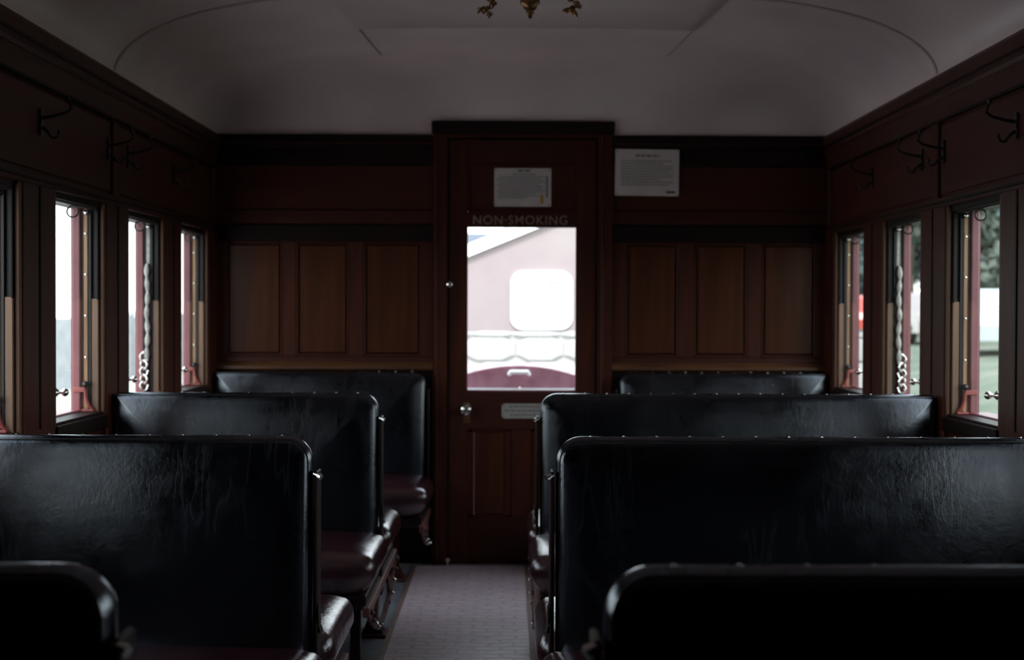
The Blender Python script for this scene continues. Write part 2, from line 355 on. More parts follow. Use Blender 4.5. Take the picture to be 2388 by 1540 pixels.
# ------------------------------------------------------------------ side walls and windows
WIN0, WP, WW = 3.88, 0.745, 0.455
KS = list(range(-3, 3))
def yn(k): return WIN0+WP*k
ZS, ZH = 0.80, 1.47
hooks_y = []
def side_wall(s, name):
    X = lambda t: s*(W+t)
    T = 0.095
    mb = MB()
    mb.box((X(0.012), YB-0.05, -0.02), (X(T), YE+0.05, ZS))
    mb.box((X(0.012), YB-0.05, ZH), (X(T), YE+0.05, ZC+0.14))
    edges = [YB-0.05] + [e for k in KS for e in (yn(k), yn(k)+WW)] + [YE+0.05]
    for i in range(0, len(edges), 2): mb.box((X(0.012), edges[i], ZS), (X(0.066), edges[i+1], ZH))
    wall = mb.build(name, 'wood'); tag(wall, ('left' if s < 0 else 'right')+' wall of dark mahogany panelling above and between the narrow windows', kind='structure')
    # maroon outside pilasters and skin
    for i in range(0, len(edges), 2): BX('outside_post', (X(0.066), edges[i]-0.012, ZS-0.02), (X(T+0.006), edges[i+1]+0.012, ZH+0.02), 'maroon', wall)
    # casings between the windows
    for i in range(2, len(edges)-2, 2):
        a, b = edges[i], edges[i+1]
        BX('post', (X(-0.004), a+0.02, 0.0), (X(0.014), b-0.02, ZH+0.005), 'wood', wall, 0.003)
        for q0, q1 in ((a, a+0.018), (b-0.018, b)):
            BX('post_bead', (X(-0.0), q0, ZS-0.02), (X(0.014), q1, ZH), 'bead', wall, 0.002)
        if b > 3.2:
            BX('groove_bead', (X(-0.008), (a+b)/2-0.006, ZS), (X(-0.003), (a+b)/2+0.006, ZH), 'wood_dark', wall, 0.001)
    a, b = edges[-2], YE
    BX('post', (X(-0.004), a+0.02, 0.0), (X(0.014), b, ZH+0.005), 'wood', wall, 0.003)
    BX('post_bead', (X(0.0), a, ZS-0.02), (X(0.014), a+0.018, ZH), 'bead', wall, 0.002)
    # dado boards under the windows
    for k in KS:
        BX('dado_panel', (X(0.0), yn(k)+0.01, 0.08), (X(0.016), yn(k)+WW-0.01, ZS-0.07), 'wood_dark', wall, 0.003)
        BX('sill_nosing', (X(-0.012), yn(k)-0.01, ZS-0.05), (X(0.014), yn(k)+WW+0.01, ZS-0.005), 'wood_dark', wall, 0.004)
    # frieze: rail above windows, panels and stiles, top rail, cornice
    BX('head_rail', (X(-0.006), YB, ZH), (X(0.014), YE, ZH+0.032), 'wood_h', wall, 0.003)
    BX('head_bead', (X(-0.014), YB, ZH+0.012), (X(-0.002), YE, ZH+0.020), 'wood_dark', wall, 0.002)
    stiles = [-1.47, 0.02, 1.505, 2.985, 4.47, 5.955]
    for y in stiles: BX('stile', (X(-0.004), y-0.035, ZH+0.03), (X(0.014), min(y+0.035, YE), 1.752), 'wood', wall, 0.003) if y > YB else None
    for i in range(len(stiles)-1):
        a, b = stiles[i]+0.035, stiles[i+1]-0.035
        if b < 1.4: continue
        BX('frieze_panel', (X(0.004), max(a+0.012, YB), ZH+0.044), (X(0.014), b-0.012, 1.740), 'frieze', wall, 0.002)
    BX('top_rail', (X(-0.006), YB, 1.752), (X(0.014), YE, 1.826), 'wood_h', wall, 0.003)
    BX('top_bead', (X(-0.012), YB, 1.748), (X(0.0), YE, 1.757), 'wood_dark', wall, 0.002)
    poly = [(X(0.02), 1.822), (X(-0.008), 1.822), (X(-0.014), 1.832), (X(-0.012), 1.848), (X(-0.020), 1.858), (X(-0.022), 1.888), (X(-0.012), 1.902), (X(0.02), 1.902)]
    MB().prism(poly, YB, YE, 'y').build('cornice', 'wood_h', wall, smooth=False)
    MB().box((X(-0.0185), YB, 1.8495), (X(-0.009), YE, 1.8565)).build('cornice_groove', 'wood_dark', wall)
    return wall
wl_ = side_wall(-1, 'wall_left'); wr_ = side_wall(1, 'wall_right')

def window(s, k, num):
    y0 = yn(k); y1 = y0+WW; X = lambda t: s*(W+t)
    seen = y1 > 3.2
    root = empty('window_%d' % num, (X(0.05), (y0+y1)/2, ZS))
    order = {2: 'nearest the end wall', 1: 'second from the end wall, with pale beaded strip at the far jamb', 0: 'third from the end wall', -1: 'fourth from the end wall', -2: 'fifth from the end wall', -3: 'sixth from the end wall'}[k]
    tag(root, ('left' if s < 0 else 'right')+' side window, '+order, kind='structure')
    O = Vector(root.location)
    def bx(name, a, b, m, bev=0.0, par=root):
        o = BX(name, a, b, m, None, bev); o.location = Vector(o.location)-O; o.parent = par; return o
    bx('sill', (X(0.0), y0, ZS-0.01), (X(0.066), y1, ZS+0.004), 'wood_dark', 0.003)
    bx('outer_sill', (X(0.066), y0, ZS-0.01), (X(0.135), y1, ZS+0.010), 'maroon', 0.003)
    bx('head', (X(0.012), y0, ZH-0.018), (X(0.11), y1, ZH+0.006), 'wood_dark', 0.002)
    for e, d in ((y1, -1), (y0, 1)):          # far jamb, near jamb
        bx('jamb_board', (X(0.014), e, ZS), (X(0.036), e+d*0.012, 1.164), 'jamb', 0.002)
        bx('sash_channel', (X(0.014), e, 1.164), (X(0.036), e+d*0.003, ZH), 'channel')
        bx('channel_lip', (X(0.014), e, 1.160), (X(0.019), e+d*0.013, ZH), 'wood_dark', 0.001)
        bx('channel_lip', (X(0.036), e, ZS), (X(0.045), e+d*0.014, ZH), 'channel', 0.001)
        bx('weather_strip', (X(0.061), e, ZS), (X(0.068), e+d*0.014, ZH), 'channel', 0.001)
        bx('outer_post', (X(0.068), e, ZS), (X(0.093), e+d*0.026, ZH), 'maroon', 0.003)
        if not (k == 1 and d == -1):
            st = bx('screwed_strip', (X(0.046), e, ZS), (X(0.060), e+d*0.016, ZH-0.02), 'lightwood', 0.002)
            if seen:
                for z in (1.371, 1.241, 1.110, 0.977):
                    o = MB().lathe([(0.0035, -0.001), (0.0045, 0.0), (0.0035, 0.0025), (0.001, 0.003)], axis='y', seg=8).build('screw', 'chrome', st)
                    o.location = Vector((X(0.053), e+d*0.016, z))-O-Vector(st.location)
                    if d < 0: o.rotation_euler = (0, 0, pi)
    gp = MB().box((X(0.0495), y0, ZS+0.004), (X(0.0525), y1, ZH-0.018)); gp.v = [tuple(Vector(v)-O) for v in gp.v]
    if not seen or True: gp.build('pane', 'glass', root, smooth=False)
    if seen:
        # blind roller at the head with its pull ring
        r = MB().tube([(X(0.03), y0+0.01, ZH-0.012), (X(0.03), y1-0.01, ZH-0.012)], 0.013, 10)
        r.v = [tuple(Vector(v)-O) for v in r.v]; ro = r.build('blind_roller', 'iron', root)
        yc = (y0+y1)/2 + 0.012; pts = [(X(0.03)+0.017*cos(a), yc, 1.427+0.017*sin(a)) for a in [2*pi*i/18 for i in range(19)]]
        r = MB().tube(pts, 0.0028, 6, cap=False); r.v = [tuple(Vector(v)-O) for v in r.v]; r.build('pull_ring', 'iron', root)
        # white guide bracket at the top of the strip
        o = MB().ball((X(0.05), y1-0.020, 1.438), 0.009, 8).build('guide_knob', 'chrome', None); o.location = -O; o.parent = root
        # catch standing on the pane
        yc = (y0+y1)/2 - 0.095
        lt = MB(); zc = 0.884
        lt.lathe([(0.012, 0), (0.014, 0.004), (0.009, 0.009), (0.006, 0.013)], (0, 0, 0), 'x', 12)
        lt.tube([(0.010, 0, 0), (0.022, 0, 0)], 0.005, 8); lt.ball((0.030, 0, 0), 0.012, 8)
        lt.tube([(0.030, -0.020, -0.001), (0.030, 0.020, 0.001)], [0.005, 0.005], 8)
        if s > 0: lt.v = [(-v[0], v[1], v[2]) for v in lt.v]
        o = lt.build('catch', 'chrome', root); o.location = Vector((X(0.049), yc, zc))-O
        if k != 1:      # red stay bracket at the foot of the far jamb
            b = MB(); yb = y1-0.016
            b.box((X(0.050), yb-0.014, 0.866), (X(0.090), yb, 0.882), 0.002)
            b.tube([(X(0.052), yb-0.008, 0.874), (X(0.049), yb-0.010, 0.848), (X(0.040), yb-0.010, 0.825), (X(0.030), yb-0.008, 0.812)], 0.0055, 8)
            b.box((X(0.024), yb-0.018, 0.804), (X(0.062), yb-0.002, 0.812), 0.002)
            b.v = [tuple(Vector(v)-O) for v in b.v]; b.build('stay_bracket', 'red', root)
            o = MB().ball((X(0.050), y1-0.030, 0.892), 0.010, 8).build('stay_bolt', 'iron', None); o.location = -O; o.parent = root
        else:           # pale beaded strip in place of the screwed one
            b = MB(); yy = y1-0.026; z = 1.452
            b.box((X(0.046), y1-0.012, 1.30), (X(0.062), y1, 1.452), 0.002)
            pr = []; rr = []
            zz = 1.30; i = 0
            while zz > 0.93:
                ph = (1.30-zz)/0.052
                pr.append((X(0.053+0.002*sin(ph*2.2)), yy, zz)); rr.append(0.0045+0.0060*abs(sin(pi*ph))); zz -= 0.006
            b.tube(pr, rr, 8); b.v = [tuple(Vector(v)-O) for v in b.v]; b.build('beaded_strip', 'beaded', root)
            b = MB()
            for i in range(5):
                zc = 0.950-i*0.027; a = 0.35 if i % 2 else -0.35; rx = 0.013
                pts = [(X(0.064+rx*cos(q)*cos(a)), yy-0.006+rx*cos(q)*sin(a), zc+0.017*sin(q)) for q in [2*pi*j/12 for j in range(13)]]
                b.tube(pts, 0.0042, 6, cap=False)
            b.ball((X(0.064), yy-0.004, 0.968), 0.008, 8)
            b.v = [tuple(Vector(v)-O) for v in b.v]; b.build('chain_hook', 'chrome', root)
    return root
num = 1
for s in (-1, 1):
    for k in sorted(KS, reverse=True): window(s, k, num); num += 1

# ------------------------------------------------------------------ end walls
mb = MB(); T = 0.07; y0, y1 = YE+0.018, YE+T+0.018
mb.box((-W-0.095, y0, -0.02), (-0.335, y1, 2.25)); mb.box((0.345, y0, -0.02), (W+0.095, y1, 2.25)); mb.box((-0.335, y0, 1.885), (0.345, y1, 2.25))
we = mb.build('wall_end', 'wood_dark'); tag(we, 'panelled mahogany end wall on both sides of the door', kind='structure')
def end_side(xa, xb, panels):
    y = YE
    BX('cornice', (xa, y-0.016, 1.843), (xb, y+0.02, 1.903), 'wood_dark', we, 0.006)
    BX('cornice_bead', (xa, y-0.022, 1.862), (xb, y-0.010, 1.870), 'wood_h', we, 0.002)
    BX('rail', (xa, y, 1.770), (xb, y+0.02, 1.845), 'wood_dark', we, 0.002)
    BX('frieze_panel', (xa, y+0.006, 1.572), (xb, y+0.02, 1.768), 'frieze', we, 0.002)
    BX('rail', (xa, y-0.004, 1.510), (xb, y+0.02, 1.571), 'wood_h', we, 0.003)
    BX('rail', (xa, y, 1.432), (xb, y+0.02, 1.506), 'wood_dark', we, 0.003)
    BX('bottom_rail', (xa, y, 0.895), (xb, y+0.02, 0.922), 'wood_h', we, 0.002)
    poly = [(y+0.02, 0.860), (y-0.016, 0.860), (y-0.030, 0.868), (y-0.030, 0.880), (y-0.014, 0.896), (y-0.004, 0.899), (y+0.02, 0.899)]
    MB().prism(poly, xa, xb, 'x').build('ledge_moulding', 'ledge', we, smooth=False)
    for (a, b, z0, z1) in [(xa, xb, 0.02, 0.86)]: BX('dado_board', (a, y+0.004, z0), (b, y+0.02, z1), 'wood_dark', we, 0.002)
    prev = xa
    for (p0, p1) in panels:
        BX('stile', (prev, y, 0.922), (p0, y+0.02, 1.432), 'wood', we, 0.002); prev = p1
        m_ = 0.016
        BX('panel', (p0+m_, y+0.007, 0.922+m_), (p1-m_, y+0.019, 1.432-m_), 'panel', we, 0.004)
        mo = MB()
        for a, b in (((p0, 0.922), (p1, 0.922+m_*0.7)), ((p0, 1.432-m_*0.7), (p1, 1.432)), ((p0, 0.922), (p0+m_*0.7, 1.432)), ((p1-m_*0.7, 0.922), (p1, 1.432))):
            mo.box((a[0], y+0.002, a[1]), (b[0], y+0.019, b[1]), 0.003)
        mo.build('panel_moulding', 'wood', we)
    BX('stile', (prev, y, 0.922), (xb, y+0.02, 1.432), 'wood', we, 0.002)
end_side(-W, -0.390, [(-1.310, -1.055), (-0.998, -0.760), (-0.700, -0.437)])
end_side(0.400, W, [(0.460, 0.700), (0.765, 1.005), (1.065, 1.310)])
# rear partition behind the camera
rb = MB().box((-W-0.095, YB-0.08, -0.02), (W+0.095, YB-0.02, 2.25)).build('wall_rear', 'wood_dark'); tag(rb, 'plain dark wooden partition behind the camera', kind='structure')

# door frame
df = MB()
df.prism([(-0.389, 0.0), (-0.389, 1.955), (0.401, 1.955), (0.401, 0.0), (0.338, 0.0), (0.338, 1.892), (-0.328, 1.892), (-0.328, 0.0)], YE-0.024, YE+0.018, 'y')
fr_ = df.build('trim_1', 'wood', smooth=False); tag(fr_, 'dark mahogany door frame rising above the cornice', kind='structure')
BX('head_cap', (-0.397, YE-0.036, 1.905), (0.409, YE-0.023, 1.962), 'wood_dark', fr_, 0.004)
for x in (-0.380, 0.352):
    BX('post_bead', (x, YE-0.030, 0.0), (x+0.012, YE-0.023, 1.905), 'wood', fr_, 0.003)
for x0 in (-0.329, 0.327): BX('door_stop', (x0, YE-0.008, 0.0), (x0+0.012, YE+0.02, 1.892), 'wood_dark', fr_)

# door
D = empty('door_1', (0.005, YE, 0.0)); tag(D, 'mahogany end door with a tall glass pane and non smoking lettering', kind='structure')
def dx(name, a, b, m, bev=0.002, par=D):
    o = BX(name, a, b, m, None, bev); o.location = Vector(o.location)-Vector((0.005, YE, 0)); o.parent = par; return o
y0, y1 = YE-0.004, YE+0.032
L0, L1 = -0.324, 0.334
dx('stile', (L0, y0, 0.001), (-0.237, y1, 1.885), 'wood'); dx('stile', (0.241, y0, 0.001), (L1, y1, 1.885), 'wood')
dx('rail', (-0.237, y0, 1.780), (0.241, y1, 1.885), 'wood_h'); dx('rail', (-0.237, y0, 1.497), (0.241, y1, 1.568), 'wood_h')
dx('rail', (-0.237, y0, 0.600), (0.241, y1, 0.768), 'wood_h'); dx('rail', (-0.237, y0, 0.001), (0.241, y1, 0.210), 'wood_h')
dx('muntin', (-0.040, y0, 0.210), (0.046, y1, 0.600), 'wood')
dx('upper_panel', (-0.237, y0+0.010, 1.568), (0.241, y1-0.008, 1.780), 'frieze')
dx('lower_panel', (-0.206, y0+0.010, 0.222), (-0.052, y1-0.008, 0.590), 'panel', 0.004)
dx('lower_panel', (0.058, y0+0.010, 0.222), (0.212, y1-0.008, 0.590), 'panel', 0.004)
mo = MB()
for (a0, a1, b0_, b1) in ((-0.237, -0.040, 0.210, 0.600), (0.046, 0.241, 0.210, 0.600), (-0.237, 0.241, 1.568, 1.780)):
    q = 0.012 if b1 > 1 else 0.030
    for aa in ((a0, b0_, a1, b0_+0.012), (a0, b1-0.012, a1, b1), (a0, b0_, a0+q, b1), (a1-q, b0_, a1, b1)):
        mo.box((aa[0], y0+0.004, aa[1]), (aa[2], y1-0.006, aa[3]), 0.003)
mo.v = [tuple(Vector(v)-Vector((0.005, YE, 0))) for v in mo.v]; mo.build('panel_moulding', 'wood', D)
# glass, with rounded lower corners in its bead
gp = MB().box((-0.242, 0.012, 0.768), (0.236, 0.016, 1.497)); gp.build('pane', 'glass', D, smooth=False)
for sx in (-1, 1):
    c = MB(); r_ = 0.016; xx = 0.005-0.003+sx*0.239-0.005; cx_ = -0.003+sx*0.239
    poly = [(cx_, 0.766)] + [(cx_-sx*r_+sx*r_*sin(a), 0.766+r_-r_*cos(a)) for a in [pi/2*i/6 for i in range(7)]]
    c.prism(poly, 0.0, 0.010, 'y'); c.build('corner_bead', 'wood', D)
gb = MB()
gb.box((-0.242, -0.002, 0.766), (0.236, 0.018, 0.776), 0.002); gb.build('glazing_bead', 'maroon', D)
# knob and lock plate
kb = MB(); kb.lathe([(0.024, -0.004), (0.024, -0.008), (0.010, -0.012), (0.009, -0.030), (0.020, -0.036), (0.026, -0.048), (0.022, -0.060), (0.010, -0.066)], (0, 0, 0), 'y', 18)
o = kb.build('door_knob', 'chrome', D); o.location = (-0.246, 0, 0.690)
kb = MB(); kb.box((-0.016, -0.007, -0.060), (0.016, -0.003, 0.030), 0.001); o = kb.build('lock_plate', 'brass', D); o.location = (-0.246, 0, 0.690)
kb = MB(); kb.lathe([(0.013, -0.002), (0.013, -0.006), (0.006, -0.010), (0.010, -0.020), (0.011, -0.026), (0.004, -0.031)], (0, 0, 0), 'y', 14)
o = kb.build('post_knob', 'chrome', fr_); o.location = (-0.317, YE-0.004, 1.243)  # small round chrome knob on the left frame post
# lettering
fc = bpy.data.curves.new('lettering', 'FONT'); fc.body = 'NON\u00b7SMOKING'; fc.size = 0.058; fc.extrude = 0.0006; fc.offset = 0.0005; fc.align_x = 'CENTER'; fc.align_y = 'CENTER'; fc.space_character = 1.12
fo = bpy.data.objects.new('lettering_tmp', fc); C.objects.link(fo); bpy.context.view_layer.update()
me = bpy.data.meshes.new_from_object(fo.evaluated_get(bpy.context.evaluated_depsgraph_get())); bpy.data.objects.remove(fo)
xs = [v.co.x for v in me.vertices]; zs = [v.co.y for v in me.vertices]
kx = 0.416/(max(xs)-min(xs)); kz = 0.040/(max(zs)-min(zs)); cx_ = (max(xs)+min(xs))/2; cy_ = (max(zs)+min(zs))/2
for v in me.vertices: v.co = Vector(((v.co.x-cx_)*kx, -v.co.z, (v.co.y-cy_)*kz))
me.materials.clear(); me.materials.append(M['gilt'])
lo_ = bpy.data.objects.new('lettering', me); C.objects.link(lo_); lo_.parent = D; lo_.location = (-0.010, -0.0046, 1.529)
lo_['label'] = 'faded gilt letters reading NON SMOKING above the glass'

# ------------------------------------------------------------------ notices
def rrect(w_, h_, r, seg=6):
    pts = []
    for cx, cz_, a0 in ((w_/2-r, h_/2-r, 0), (-w_/2+r, h_/2-r, pi/2), (-w_/2+r, -h_/2+r, pi), (w_/2-r, -h_/2+r, 1.5*pi)):
        for i in range(seg+1): a = a0+pi/2*i/seg; pts.append((cx+r*cos(a), cz_+r*sin(a)))
    return pts
def notice(name, label, cat, cx, cz_, w_, h_, r, y, m, lines, extra=(), rot=0.0):
    o = MB().prism(rrect(w_, h_, r), -0.002, 0.0, 'y').build(name, m, smooth=False); o.location = (cx, y, cz_); o.rotation_euler = (0, rot, 0)
    tag(o, label, cat)
    ln = MB(); rd = random.Random(len(name)+int(cx*100))
    for (z, x0, x1, h) in lines:
        x = x0
        while x < x1:
            l_ = rd.uniform(0.008, 0.022)*(h/0.004)**0.3; ln.box((x, -0.0026, z-h/2), (min(x+l_, x1), -0.0018, z+h/2)); x += l_+h*0.45
    ln.build('print', 'ink', o, smooth=False)
    for (nm, a, b, mm_) in extra: MB().box((a[0], -0.0027, a[1]), (b[0], -0.0018, b[1])).build(nm, mm_, o, smooth=False)
    for sx in (-1, 1):
        for sz in (-1, 1):
            q = MB().lathe([(0.0035, -0.0035), (0.003, -0.0045), (0.001, -0.005)], axis='y', seg=8).build('screw', 'brass', o); q.location = (sx*(w_/2-0.008), 0.0015, sz*(h_/2-0.008))
    return o
w_, h_ = 0.282, 0.205
lines = [(h_/2-0.028, -0.052, 0.052, 0.0095)] + [(h_/2-0.052-0.0115*i, -0.115, [0.11, 0.07, 0.115, 0.115, 0.10, 0.115, 0.115, 0.06, 0.115, 0.10][i], 0.0045) for i in range(10)]
notice('notice', 'larger white printed notice on the end wall right of the door frame', 'notice', 0.553, 1.739, w_, h_, 0.006, YE+0.004-0.022, 'white', lines,
       [('logo', (0.085, -0.090), (0.125, -0.080), 'inkdark')], rot=0.010)
w_, h_ = 0.252, 0.170
lines = [(h_/2-0.011, -0.022, 0.035, 0.010), (h_/2-0.027, -0.048, 0.060, 0.004)] + [(h_/2-0.038-0.0085*i, -0.112 if i % 3 else -0.100, [0.100, 0.085, 0.095, 0.10, 0.07, 0.095, 0.085, 0.10, 0.09, 0.06, 0.07, 0.02][i], 0.0034) for i in range(12)]
notice('notice', 'smaller crowded white notice on the door above the lettering', 'notice', 0.0055, 1.674, w_, h_, 0.006, YE+0.005, 'white', lines,
       [('logo', (0.078, -0.072), (0.092, -0.032), 'yellow'), ('margin_print', (0.103, -0.045), (0.111, 0.050), 'ink')])
w_, h_ = 0.185, 0.066
lines = [(0.020, -0.060, 0.075, 0.008), (0.002, -0.080, 0.080, 0.008), (-0.017, -0.055, 0.070, 0.007)]
notice('notice_plate', 'narrow grey lettered plate with cut corners below the door glass', 'sign', 0.008, 0.683, w_, h_, 0.014, YE-0.0045, 'white2', lines)

# ------------------------------------------------------------------ hooks
def hook(y, s, label):
    z = 1.652; r = empty('coat_hook', (s*(W+0.003), y, z)); tag(r, label, 'coat hook', 'double iron coat hooks along the frieze')
    d = -s
    p = MB(); p.prism([(-0.011, -0.040), (0.011, -0.040), (0.014, -0.018), (0.008, 0.0), (0.014, 0.022), (0.008, 0.034), (-0.008, 0.034), (-0.014, 0.022), (-0.008, 0.0), (-0.014, -0.018)], 0, d*0.006, 'x')
    p.build('back_plate', 'iron', r)
    u = MB(); u.tube([(d*0.004, 0, 0.008), (d*0.030, 0, 0.012), (d*0.070, 0, 0.022), (d*0.086, 0, 0.034), (d*0.083, 0, 0.048), (d*0.078, 0, 0.060)], [0.006, 0.0048, 0.0045, 0.0045, 0.004, 0.004], 8)
    u.ball((d*0.077, 0, 0.064), 0.0065, 8); u.build('upper_arm', 'iron', r)
    u = MB(); u.tube([(d*0.004, 0, -0.018), (d*0.020, 0, -0.028), (d*0.032, 0, -0.046), (d*0.046, 0, -0.046), (d*0.052, 0, -0.034)], [0.006, 0.005, 0.0045, 0.004, 0.004], 8)
    u.ball((d*0.052, 0, -0.030), 0.006, 8); u.build('lower_arm', 'iron', r)
for s in (-1, 1):
    sd_ = 'left' if s < 0 else 'right'
    for y, what in ((3.76, 'nearest the camera on the %s wall' % sd_), (4.39, 'on the %s wall just before the frieze stile' % sd_), (4.62, 'on the %s wall just beyond the frieze stile' % sd_), (5.25, 'furthest down the %s wall' % sd_)):
        hook(y, s, 'black double coat hook '+what)

# ------------------------------------------------------------------ ceiling lamp
LX, LY, LZ = 0.005, 4.0, cz(0, 4.0)-0.008
lamp = empty('ceiling_lamp', (LX, LY, LZ)); tag(lamp, 'ornate brass ceiling lamp fitting with scrolled arms and a central drop', 'lamp')
MB().lathe([(0.075, 0.0), (0.078, -0.006), (0.066, -0.012), (0.050, -0.020), (0.026, -0.030), (0.016, -0.040)], seg=24).build('canopy', 'brass', lamp)
dz = 1.990-LZ
MB().lathe([(0.012, -0.036), (0.010, -0.070), (0.020, -0.082), (0.028, -0.092), (0.030, dz+0.046), (0.021, dz+0.038), (0.019, dz+0.030), (0.011, dz+0.024), (0.0125, dz+0.017), (0.006, dz+0.010), (0.0065, dz+0.005), (0.001, dz)], seg=16).build('finial', 'brass', lamp)
for s in (-1, 1):
    a = MB()
    a.tube([(s*0.012, 0, -0.055), (s*0.045, 0, -0.080), (s*0.085, 0, -0.075), (s*0.118, 0, -0.095), (s*0.120, 0, -0.125)], [0.007, 0.006, 0.006, 0.007, 0.009], 8)
    arm = a.build('arm', 'brass', lamp)
    lf = MB(); rd = random.Random(3+s)
    for i in range(9):
        aa = i*0.7; x = s*0.125+0.024*cos(aa)*(0.5+0.5*(i % 2)); z = -0.128-0.006*i*0.8
        lf.ball((x, 0.018*sin(aa), z+rd.uniform(-0.004, 0.004)), 0.009-0.0004*i, 6, (1.2, 1, 0.8))
        lf.tube([(x, 0.018*sin(aa), z), (x+s*0.006, 0.022*sin(aa), z-0.012)], [0.005, 0.0015], 5)
    lf.build('leaf_cluster', 'brass', arm)

# ------------------------------------------------------------------ benches
def rounded_outline(x0, x1, z0, z1, rl, rr_, inset, seg=8, bottom_r=0.004):
    pts = []
    a0, a1, b0_, b1 = x0+inset, x1-inset, z0+inset, z1-inset
    def corner(cx, cz_, r, a):
        for i in range(seg+1): t = a+pi/2*i/seg; pts.append((cx+r*cos(t), cz_+r*sin(t)))
    r1 = max(rr_-inset, 0.003); r2 = max(rl-inset, 0.003); rb_ = max(bottom_r-inset, 0.001)
    corner(a1-r1, b1-r1, r1, 0); corner(a0+r2, b1-r2, r2, pi/2); corner(a0+rb_, b0_+rb_, rb_, pi); corner(a1-rb_, b0_+rb_, rb_, 1.5*pi)
    return pts
def backrest(x0, x1, z0, z1, rl, rr_, half=0.030, sides=(-1, 1)):
    mb = MB()
    prof = [(0.0, 0.0), (0.001, 0.010), (0.004, 0.020), (0.009, 0.027), (0.016, 0.030), (0.028, 0.0315), (0.045, 0.035), (0.075, 0.038), (0.12, 0.0405), (0.18, 0.042)]
    rings = [(i, -h) for i, h in prof[::-1]] + [(i, h) for i, h in prof[1:]]
    n = None
    for ins, h in rings:
        pts = rounded_outline(x0, x1, z0, z1, rl, rr_, ins); n = len(pts)
        for (x, z) in pts:
            k = 1+1.4*(z1-z)/(z1-z0)       # thicker towards the bottom
            mb.v.append((x, h*k, z))
    for j in range(len(rings)-1):
        for i in range(n): mb.f.append((j*n+i, j*n+(i+1) % n, (j+1)*n+(i+1) % n, (j+1)*n+i))
    mb.f.append(tuple(range(n))); mb.f.append(tuple((len(rings)-1)*n+i for i in range(n-1, -1, -1)))
    return mb
def cushion(x0, x1, y0, y1, z0, z1, r=0.045, puff=0.022, N=14, taper=0.02):
    """rounded, crowned seat cushion"""
    import itertools
    bm = bmesh.new(); bmesh.ops.create_cube(bm, size=2.0)
    bmesh.ops.subdivide_edges(bm, edges=bm.edges[:], cuts=N, use_grid_fill=True)
    cx, cy, cz_ = (x0+x1)/2, (y0+y1)/2, (z0+z1)/2; hx, hy, hz = (x1-x0)/2, (y1-y0)/2, (z1-z0)/2
    f = lambda u: math.copysign(1-(1-abs(u))**1.6, u)       # crowd vertices to the edges
    for v in bm.verts:
        q = Vector((f(v.co.x)*hx, f(v.co.y)*hy, v.co.z*hz)); rz = min(r, hz*0.98)
        inn = Vector((max(-hx+r, min(hx-r, q.x)), max(-hy+r, min(hy-r, q.y)), max(-hz+rz, min(hz-rz, q.z))))
        d = q-inn
        if d.length > 1e-6: q = inn+d.normalized()*r*min(1, max(abs(d.x), abs(d.y), abs(d.z))/r)
        ux, uy = q.x/hx, q.y/hy
        if q.z > 0: q.z += puff*(1-abs(ux)**4)*(1-abs(uy)**3)
        else:
            k = 1-taper*2*(-q.z/hz)/max(hx, 0.2); q.x *= k; q.y *= k
        v.co = Vector((q.x+cx, q.y+cy, q.z+cz_))
    mb = MB(); bm.verts.index_update()
    mb.v = [tuple(v.co) for v in bm.verts]; mb.f = [tuple(v.index for v in f_.verts) for f_ in bm.faces]; bm.free()
    return mb

